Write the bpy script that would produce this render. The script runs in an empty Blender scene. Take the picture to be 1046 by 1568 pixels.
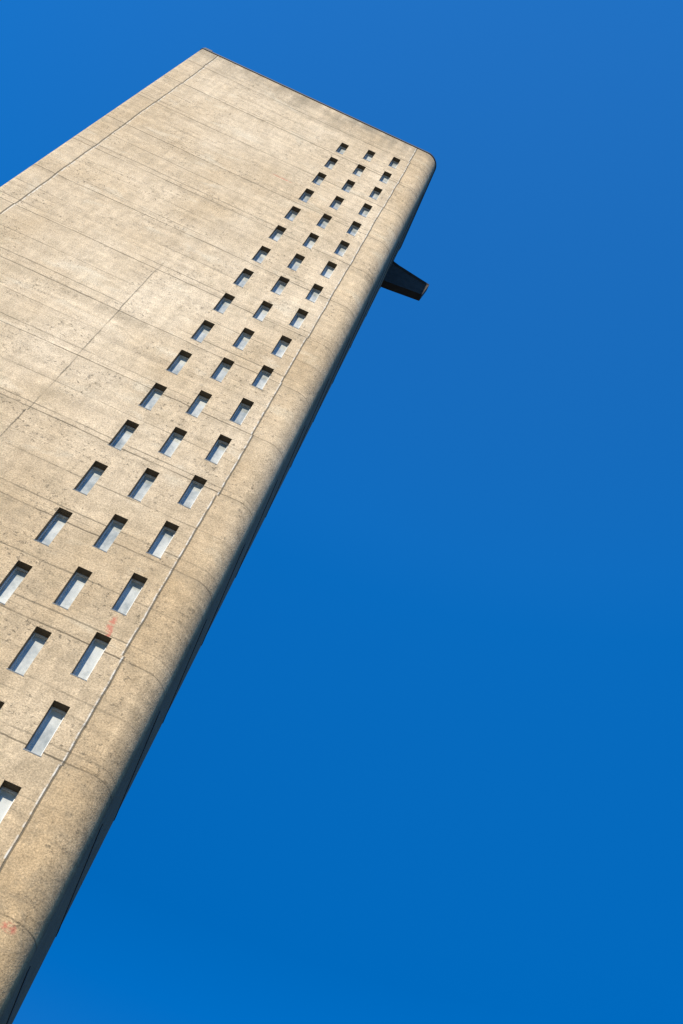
import bpy, bmesh, math, random
from mathutils import Vector, Matrix
random.seed(4)
S=bpy.context.scene
S.view_settings.view_transform='Standard'; S.view_settings.look='None'; S.view_settings.exposure=0

# ---------------------------------------------------------------- node helper
class NT:
    def __init__(s,nt): s.nt=nt; s.n=nt.nodes; s.l=nt.links
    def put(s,inp,v):
        if v is None: return
        if isinstance(v,bpy.types.NodeSocket): s.l.new(v,inp)
        else: inp.default_value=v
    def m(s,op,a,b=None,c=None,clamp=False):
        n=s.n.new('ShaderNodeMath'); n.operation=op; n.use_clamp=clamp
        s.put(n.inputs[0],a); s.put(n.inputs[1],b); s.put(n.inputs[2],c); return n.outputs[0]
    def mr(s,v,a,b,c=0.0,d=1.0,smooth=False):
        n=s.n.new('ShaderNodeMapRange'); n.interpolation_type='SMOOTHSTEP' if smooth else 'LINEAR'
        for i,x in enumerate((v,a,b,c,d)): s.put(n.inputs[i],x)
        return n.outputs[0]
    def noise(s,vec,scale,detail=2,rough=.5,dist=0,color=False):
        n=s.n.new('ShaderNodeTexNoise'); s.put(n.inputs['Vector'],vec)
        n.inputs['Scale'].default_value=scale; n.inputs['Detail'].default_value=detail
        n.inputs['Roughness'].default_value=rough; n.inputs['Distortion'].default_value=dist
        return n.outputs['Color' if color else 'Fac']
    def comb(s,x,y,z):
        n=s.n.new('ShaderNodeCombineXYZ'); s.put(n.inputs[0],x); s.put(n.inputs[1],y); s.put(n.inputs[2],z); return n.outputs[0]
    def mix(s,f,a,b,mode='MIX'):
        n=s.n.new('ShaderNodeMix'); n.data_type='RGBA'; n.blend_type=mode
        s.put(n.inputs[0],f); s.put(n.inputs[6],a); s.put(n.inputs[7],b); return n.outputs[2]
    def scale(s,vec,x,y,z):
        n=s.n.new('ShaderNodeVectorMath'); n.operation='MULTIPLY'; s.put(n.inputs[0],vec); n.inputs[1].default_value=(x,y,z); return n.outputs[0]

def mat(name):
    m=bpy.data.materials.new(name); m.use_nodes=True
    return m,NT(m.node_tree),m.node_tree.nodes['Principled BSDF']

def simple(name,col,rough=.7,metal=0,var=.2,sc=8):
    m,t,b=mat(name)
    tc=t.n.new('ShaderNodeTexCoord').outputs['Object']
    f=t.mr(t.noise(tc,sc,5,.6),.3,.7,1-var,1+var)
    c=t.mix(1.0,(*col,1),t.comb(f,f,f),'MULTIPLY')
    t.put(b.inputs['Base Color'],c); b.inputs['Roughness'].default_value=rough; b.inputs['Metallic'].default_value=metal
    return m

LIFT0,LIFT=11.5,2.655       # pour joints (world z of one joint, spacing)
JL,JM,JR=-9.9,-5.93,-1.72   # vertical joints
H=47.84; XL=-10.61; XR=-.82; R=.5; RL=.12; D=4.3

def concrete():
    m,t,b=mat("bush_hammered_concrete")
    P=t.n.new('ShaderNodeNewGeometry').outputs['Position']
    sp=t.n.new('ShaderNodeSeparateXYZ'); t.put(sp.inputs[0],P)
    x,y,z=sp.outputs
    wob=t.m('MULTIPLY',t.m('SUBTRACT',t.noise(t.scale(P,1,1,.3),.45,2,.5),.5),.14)
    wob2=t.m('MULTIPLY',t.m('SUBTRACT',t.noise(P,5,2,.5),.5),.04)
    zz=t.m('ADD',t.m('ADD',z,wob),wob2)
    u0=t.m('DIVIDE',t.m('SUBTRACT',zz,LIFT0),LIFT)
    wn1=t.n.new('ShaderNodeTexWhiteNoise'); wn1.noise_dimensions='1D'; t.put(wn1.inputs['W'],t.m('ROUND',u0))
    u=t.m('ADD',u0,t.m('MULTIPLY',t.m('SUBTRACT',wn1.outputs['Value'],.5),.09))
    fr=t.m('SUBTRACT',u,t.m('ROUND',u0))
    dist=t.m('MULTIPLY',t.m('ABSOLUTE',fr),LIFT)
    xx0=t.m('GREATER_THAN',x,JR)
    vis=t.mr(t.noise(t.scale(P,.6,.6,1.3),1.1,5,.7),.34,.58,.40,1.0)
    vis=t.m('MULTIPLY',vis,t.mr(xx0,0,1,1,.75))
    jw=t.mr(z,15,45,.027,.042)
    j1=t.m('MULTIPLY',t.mr(dist,.004,jw,1.0,0.0,True),vis)
    frm=t.m('MULTIPLY',fr,LIFT)
    below=t.m('MULTIPLY',t.mr(frm,-.42,0.0,0.0,1.0),t.m('LESS_THAN',fr,0.0))
    haln=t.mr(t.noise(t.scale(P,1.3,1.3,.35),1.4,5,.7),.42,.66,0,1)
    halo=t.m('MULTIPLY',below,haln)
    def sec(off,sp_,w,s0,s1,fx=.22):
        uu=t.m('DIVIDE',t.m('SUBTRACT',zz,off),sp_)
        rr=t.m('ROUND',uu)
        ff=t.m('MULTIPLY',t.m('ABSOLUTE',t.m('SUBTRACT',uu,rr)),sp_)
        vv=t.mr(t.noise(t.comb(t.m('MULTIPLY',x,fx),y,t.m('MULTIPLY',rr,3.7)),1.0,4,.65),s0,s1)
        return t.m('MULTIPLY',t.mr(ff,w*.3,w,1.0,0.0,True),vv)
    j2=t.m('MAXIMUM',sec(LIFT0+.30,LIFT,.030,.42,.56),sec(LIFT0+1.35,LIFT,.028,.44,.60))
    j2=t.m('MULTIPLY',j2,t.mr(xx0,0,1,1,.5))
    j3=t.m('MAXIMUM',sec(LIFT0+.1,.885,.022,.44,.60,.4),sec(LIFT0+.37,.61,.018,.48,.62,.5))
    j3=t.m('MULTIPLY',j3,t.mr(xx0,0,1,1,.4))
    jog=t.m('MULTIPLY',t.m('SUBTRACT',t.noise(t.comb(0.,0.,z),.8,3,.6),.5),.07)
    step=t.n.new('ShaderNodeTexWhiteNoise'); step.noise_dimensions='1D'
    t.put(step.inputs['W'],t.m('FLOOR',t.m('DIVIDE',t.m('SUBTRACT',z,LIFT0),LIFT)))
    jog=t.m('ADD',jog,t.m('MULTIPLY',t.m('SUBTRACT',step.outputs['Value'],.5),.05))
    xx=t.m('ADD',x,jog)
    front=t.m('LESS_THAN',y,.35)
    def vj(xc,w):
        d=t.m('ABSOLUTE',t.m('SUBTRACT',xx,xc))
        return t.m('MULTIPLY',t.mr(d,w*.35,w,1.0,0.0,True),front)
    vR=vj(JR,.023); vL=vj(JL,.026)
    vM=t.m('MULTIPLY',vj(JM,.018),t.m('MULTIPLY',t.mr(z,29.5,31,1,0),t.mr(t.noise(P,.8,2),.35,.6,.1,.8)))
    wR=t.m('MAXIMUM',vj(JR-.028,.024),vj(JL+.03,.022))
    wn=t.mr(t.noise(t.scale(P,1,1,2.0),2.2,3,.7),.42,.58)
    wR=t.m('MULTIPLY',wR,wn)
    big=t.noise(t.scale(P,.6,.6,.35),.42,5,.6)
    c=t.mix(t.mr(big,.33,.67),(.66,.485,.292,1),(.86,.685,.475,1))
    bd=t.noise(t.scale(P,.18,.18,2.6),1.5,4,.6); k=t.mr(bd,.3,.7,.85,1.1); c=t.mix(1.,c,t.comb(k,k,k),'MULTIPLY')
    st=t.noise(t.scale(P,3.0,3.0,.16),1.4,4,.65); k=t.mr(st,.3,.7,.87,1.07); c=t.mix(1.,c,t.comb(k,k,k),'MULTIPLY')
    bl=t.noise(P,1.5,7,.72,.6); c=t.mix(t.mr(bl,.52,.72,0,.58),c,(.43,.335,.21,1))
    bl2=t.noise(t.scale(P,1,1,.8),4.5,5,.7,.3); k=t.mr(bl2,.3,.7,.82,1.13); c=t.mix(1.,c,t.comb(k,k,k),'MULTIPLY')
    lp=t.noise(t.scale(P,.7,.7,1.2),.9,4,.6,.4); c=t.mix(t.mr(lp,.58,.70,0,.4),c,(.88,.76,.56,1))
    tg=t.m('MULTIPLY',t.mr(z,45.2,47.8,0,1),t.mr(t.noise(t.scale(P,1.0,1.0,.3),1.2,5,.65),.40,.60,.1,.85))
    c=t.mix(tg,c,(.30,.24,.16,1))
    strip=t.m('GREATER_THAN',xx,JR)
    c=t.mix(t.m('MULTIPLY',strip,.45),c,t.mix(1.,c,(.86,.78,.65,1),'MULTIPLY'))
    lowdirt=t.mr(z,24,8,0,.95)
    c=t.mix(lowdirt,c,t.mix(1.,c,(.81,.74,.62,1),'MULTIPLY'))
    lb=t.m('MULTIPLY',t.mr(z,28,11,0,.6),t.mr(t.noise(P,2.2,7,.74,.5),.47,.64)); c=t.mix(lb,c,(.33,.25,.155,1))
    side_shade=t.mr(x,XR-.06,XR-.005,0,.72)  # shade of the right wall, painted into the concrete colour from the corner edge
    s1=t.noise(P,30,3,.75); s2=t.noise(P,95,1,.5)
    k=t.m('MULTIPLY',t.mr(s1,.32,.68,.62,1.34),t.mr(s2,.3,.7,.80,1.18)); c=t.mix(1.,c,t.comb(k,k,k),'MULTIPLY')
    pit=t.m('MULTIPLY',t.mr(t.noise(P,9,5,.75),.57,.65),t.mr(t.noise(P,.8,3,.6),.45,.57))
    c=t.mix(t.m('MULTIPLY',pit,.65),c,(.20,.155,.10,1))
    c=t.mix(t.m('MULTIPLY',halo,.5),c,(.32,.25,.16,1))
    c=t.mix(t.m('MULTIPLY',j3,.38),c,(.2,.16,.1,1))
    c=t.mix(t.m('MULTIPLY',j2,.62),c,(.14,.11,.07,1))
    c=t.mix(t.m('MULTIPLY',j1,.80),c,(.12,.09,.055,1))
    dj=t.m('MAXIMUM',t.m('MAXIMUM',vR,vL),vM)
    c=t.mix(t.m('MULTIPLY',wR,.8),c,(.88,.80,.67,1))
    c=t.mix(t.m('MULTIPLY',dj,.78),c,(.11,.09,.06,1))
    for (rx,rz,rw,rh) in ((-2.19,17.40,.07,.26),(-2.14,17.15,.05,.18),(-5.0,39.35,.42,.05),(-1.25,11.35,.12,.09)):
        e=t.m('ADD',t.m('POWER',t.m('DIVIDE',t.m('SUBTRACT',x,rx),rw),2.),t.m('POWER',t.m('DIVIDE',t.m('SUBTRACT',z,rz),rh),2.))
        e=t.m('MULTIPLY',t.mr(e,.3,1.1,1,0),t.m('MULTIPLY',front,t.mr(t.noise(P,14,3,.6),.40,.54)))
        c=t.mix(t.m('MULTIPLY',e,.75),c,(.60,.17,.11,1))
    c=t.mix(side_shade,c,(.085,.066,.045,1))
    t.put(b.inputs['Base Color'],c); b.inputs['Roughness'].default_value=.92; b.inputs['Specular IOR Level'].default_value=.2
    h=t.m('ADD',t.m('MULTIPLY',s1,.012),t.m('MULTIPLY',s2,.004))
    h=t.m('ADD',h,t.m('MULTIPLY',bd,.016))
    h=t.m('ADD',h,t.m('MULTIPLY',t.noise(P,4,4,.6),.016))
    h=t.m('SUBTRACT',h,t.m('MULTIPLY',j1,.011)); h=t.m('SUBTRACT',h,t.m('MULTIPLY',j2,.005)); h=t.m('SUBTRACT',h,t.m('MULTIPLY',dj,.018))
    h=t.m('SUBTRACT',h,t.m('MULTIPLY',pit,.014))
    bp=t.n.new('ShaderNodeBump'); bp.inputs['Strength'].default_value=.8; bp.inputs['Distance'].default_value=1.0
    t.put(bp.inputs['Height'],h); t.put(b.inputs['Normal'],bp.outputs[0])
    return m

CONC=concrete()
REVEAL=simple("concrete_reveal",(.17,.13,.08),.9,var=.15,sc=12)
FRAME=simple("aluminium_frame",(.82,.82,.79),.45,.0,.12,6)
DARKC=simple("weathered_dark_concrete",(.05,.042,.034),.9,var=.35,sc=5)
LEAD=simple("lead_flashing",(.045,.045,.045),.6,0.2,.3,6)
m,t,b=mat("window_glass"); GLASS=m
P=t.n.new('ShaderNodeNewGeometry').outputs['Position']
n=t.noise(t.scale(P,1.3,1,.9),1.6,5,.65)
t.put(b.inputs['Base Color'],t.mix(t.mr(n,.36,.60),(.30,.32,.30,1),(.66,.65,.58,1)))
t.put(b.inputs['Roughness'],t.mr(n,.3,.7,.05,.2)); b.inputs['IOR'].default_value=1.5; b.inputs['Specular IOR Level'].default_value=.6

# ---------------------------------------------------------------- tower
tower=bpy.data.objects.new("concrete_service_tower",None); S.collection.objects.link(tower)
def mk(name,verts,faces,ma,smooth=False,parent=tower):
    me=bpy.data.meshes.new(name); me.from_pydata(verts,[],faces); me.materials.append(ma)
    if smooth: me.polygons.foreach_set('use_smooth',[True]*len(faces))
    o=bpy.data.objects.new(name,me); S.collection.objects.link(o); o.parent=parent; return o
def box(x0,x1,y0,y1,z0,z1):
    v=[(x0,y0,z0),(x1,y0,z0),(x1,y1,z0),(x0,y1,z0),(x0,y0,z1),(x1,y0,z1),(x1,y1,z1),(x0,y1,z1)]
    return v,[(0,3,2,1),(4,5,6,7),(0,1,5,4),(1,2,6,5),(2,3,7,6),(3,0,4,7)]
class Acc:
    def __init__(s): s.v=[]; s.f=[]
    def add(s,v,f):
        o=len(s.v); s.v+=v; s.f+=[tuple(i+o for i in q) for q in f]

PW=1.797; WW=.275; WH=1.13
cols=[(-3.885,16.31+1.6-PW*4,20),(-2.955,15.02+1.6-PW*4,21),(-2.055,11.89+1.6-PW*3,22)]
fa=Acc(); rv=Acc(); fr=Acc(); gl=Acc()
strips=[]; cur=XL+RL
for (xr,z0,n) in cols:
    xl=xr-WW
    strips.append((cur,xl,[])); strips.append((xl,xr,[(z0+i*PW-WH,z0+i*PW) for i in range(n)])); cur=xr
strips.append((cur,XR-R,[]))
for a,c,h in strips:
    z=0
    for (w0,w1) in h+[(H,None)]:
        fa.add([(a,0,z),(c,0,z),(c,0,w0),(a,0,w0)],[(0,1,2,3)])
        z=w1
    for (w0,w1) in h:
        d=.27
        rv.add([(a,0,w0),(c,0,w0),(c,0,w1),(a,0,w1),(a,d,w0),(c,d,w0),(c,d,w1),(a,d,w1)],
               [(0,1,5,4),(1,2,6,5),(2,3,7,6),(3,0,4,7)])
        fw=.022; y0,y1=.145,.21
        for bx in ((a+.001,a+fw,w0+.001,w1-.001),(c-fw-.008,c-.001,w0+.001,w1-.001),(a+fw,c-fw-.008,w0+.001,w0+fw+.01),(a+fw,c-fw-.008,w1-fw-.01,w1-.001)):
            fr.add(*box(bx[0],bx[1],y0,y1,bx[2],bx[3]))
        ty=random.uniform(-.004,.004); tz=random.uniform(-.004,.004)
        gl.add([(a+fw,.18+ty+tz,w0+fw),(c-fw,.18-ty+tz,w0+fw),(c-fw,.18-ty-tz,w1-fw),(a+fw,.18+ty-tz,w1-fw)],[(0,1,2,3)])
        fr.add([(a-.010,-.014,w0-.008),(c+.010,-.014,w0-.008),(c+.010,-.002,w0+.004),(a-.010,-.002,w0+.004),(a-.010,-.002,w0-.02),(c+.010,-.002,w0-.02)],
               [(0,1,2,3),(4,5,1,0),(0,3,4),(1,5,2)])
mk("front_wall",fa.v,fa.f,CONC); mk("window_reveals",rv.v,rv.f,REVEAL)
mk("window_frames",fr.v,fr.f,FRAME); mk("window_glazing",gl.v,gl.f,GLASS)
def arc(cx,cy,a0,a1,name,r,n=40):
    v=[];f=[]
    for i in range(n+1):
        a=math.radians(a0+(a1-a0)*i/n); v+= [(cx+r*math.cos(a),cy+r*math.sin(a),0),(cx+r*math.cos(a),cy+r*math.sin(a),H)]
        if i: f.append((2*i-2,2*i,2*i+1,2*i-1))
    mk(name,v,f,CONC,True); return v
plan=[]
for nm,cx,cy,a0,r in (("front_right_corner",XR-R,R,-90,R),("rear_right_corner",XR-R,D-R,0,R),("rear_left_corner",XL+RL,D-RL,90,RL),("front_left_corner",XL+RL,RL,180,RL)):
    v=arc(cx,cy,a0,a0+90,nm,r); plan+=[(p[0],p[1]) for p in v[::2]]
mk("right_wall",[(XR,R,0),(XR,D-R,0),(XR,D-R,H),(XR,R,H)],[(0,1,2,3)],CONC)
mk("left_wall",[(XL,D-RL,0),(XL,RL,0),(XL,RL,H),(XL,D-RL,H)],[(0,1,2,3)],CONC)
mk("rear_wall",[(XR-R,D,0),(XL+RL,D,0),(XL+RL,D,H),(XR-R,D,H)],[(0,1,2,3)],CONC)
mk("roof_slab",[(x,y,H) for x,y in plan],[tuple(range(len(plan)))],LEAD)
cv=[];cf=[];N=len(plan)
for i,(x,y) in enumerate(plan):
    px,py=plan[i-1]; qx,qy=plan[(i+1)%N]
    tx,ty=qx-px,qy-py; l=math.hypot(tx,ty) or 1; nx,ny=ty/l,-tx/l
    for o,zz in ((.002,H-.03),(.025,H-.03),(.025,H+.06),(-.10,H+.06)): cv.append((x+nx*o,y+ny*o,zz))
for i in range(N):
    j=(i+1)%N
    for k in range(3): cf.append((4*i+k,4*j+k,4*j+k+1,4*i+k+1))
mk("coping",cv,cf,LEAD)
ac=Acc(); ac.add(*box(XL+.03,XL+.34,.06,.34,H+.06,H+.44)); mk("roof_vent_stub",ac.v,ac.f,LEAD)
ac=Acc()
for k in range(-4,15):
    z=LIFT0+LIFT*k
    if 0.3<z<H-1:
        ac.add(*box(XR-.01,XR+.012,R+.3,D-R-.05,z-.10+random.uniform(-.05,.05),z-.02))
mk("side_pour_ledges",ac.v,ac.f,DARKC)

# tapered spout with a sunk front panel
y0,y1=3.4,3.68
prof=[(XR-.05,45.30),(-.56,45.12),(.77,44.66),(.66,43.55),(-.56,43.30),(XR-.05,43.26)]
bm=bmesh.new()
fv=[bm.verts.new((x,y0,z)) for x,z in prof]; bv=[bm.verts.new((x,y1,z)) for x,z in prof]
ff=bm.faces.new(fv); bm.faces.new(bv[::-1])
for i in range(len(prof)): bm.faces.new((fv[i],bv[i],bv[(i+1)%6],fv[(i+1)%6]))
bmesh.ops.recalc_face_normals(bm,faces=bm.faces[:])
bmesh.ops.inset_region(bm,faces=[ff],thickness=.12,depth=-.06)
me=bpy.data.meshes.new("projecting_spout"); bm.to_mesh(me); me.materials.append(DARKC)
o=bpy.data.objects.new("projecting_spout",me); S.collection.objects.link(o); o.parent=tower

# ---------------------------------------------------------------- ground
gm=simple("asphalt_ground",(.06,.058,.054),.9,var=.3,sc=1.5)
mk("ground",[(-3000,-3000,0),(3000,-3000,0),(3000,3000,0),(-3000,3000,0)],[(0,1,2,3)],gm,parent=None)

# ---------------------------------------------------------------- light
az=26; el=37
sx,sy,sz=-math.sin(math.radians(az))*math.cos(math.radians(el)),-math.cos(math.radians(az))*math.cos(math.radians(el)),math.sin(math.radians(el))
sl=bpy.data.lights.new("sun","SUN"); sl.energy=5.0; sl.angle=math.radians(.53); sl.color=(1,.935,.81)
so=bpy.data.objects.new("sun",sl); S.collection.objects.link(so)
so.rotation_euler=Vector((sx,sy,sz)).to_track_quat('Z','Y').to_euler()
w=bpy.data.worlds.new("World"); S.world=w; w.use_nodes=True
t=NT(w.node_tree); bg=t.n['Background']
sk=t.n.new('ShaderNodeTexSky'); sk.sky_type='NISHITA'; sk.sun_disc=False
sk.sun_elevation=math.radians(el); sk.sun_rotation=math.atan2(sx,sy)
sk.air_density=1.0; sk.dust_density=.1; sk.ozone_density=3.0
g=t.n.new('ShaderNodeTexCoord'); sp=t.n.new('ShaderNodeSeparateXYZ'); t.put(sp.inputs[0],g.outputs['Generated'])
zz=sp.outputs[2]
tint=t.mix(t.mr(zz,.15,.55,0,1),(.45,.80,1.1,1),(.0,.97,1.85,1))
tint=t.mix(t.mr(zz,.60,.83,0,1),tint,(.05,1.47,2.62,1))
tint=t.mix(t.mr(zz,.80,.98,0,1),tint,(.26,1.58,2.62,1))
t.put(bg.inputs[0],t.mix(1.,sk.outputs[0],tint,'MULTIPLY')); bg.inputs[1].default_value=.1

# ---------------------------------------------------------------- camera
cd=bpy.data.cameras.new("camera"); co=bpy.data.objects.new("camera",cd); S.collection.objects.link(co)
rt=Vector((.9098,-.358,.2093)).normalized(); bk=Vector((-.0282,-.557,-.8303)); bk=(bk-rt*bk.dot(rt)).normalized(); up=bk.cross(rt)
M=Matrix((rt,up,bk)).transposed().to_4x4(); M.translation=Vector((0,-14.66,1.6)); co.matrix_world=M
cd.sensor_fit='VERTICAL'; cd.sensor_height=36; cd.lens=1900/1568*36; cd.clip_end=6000
S.camera=co
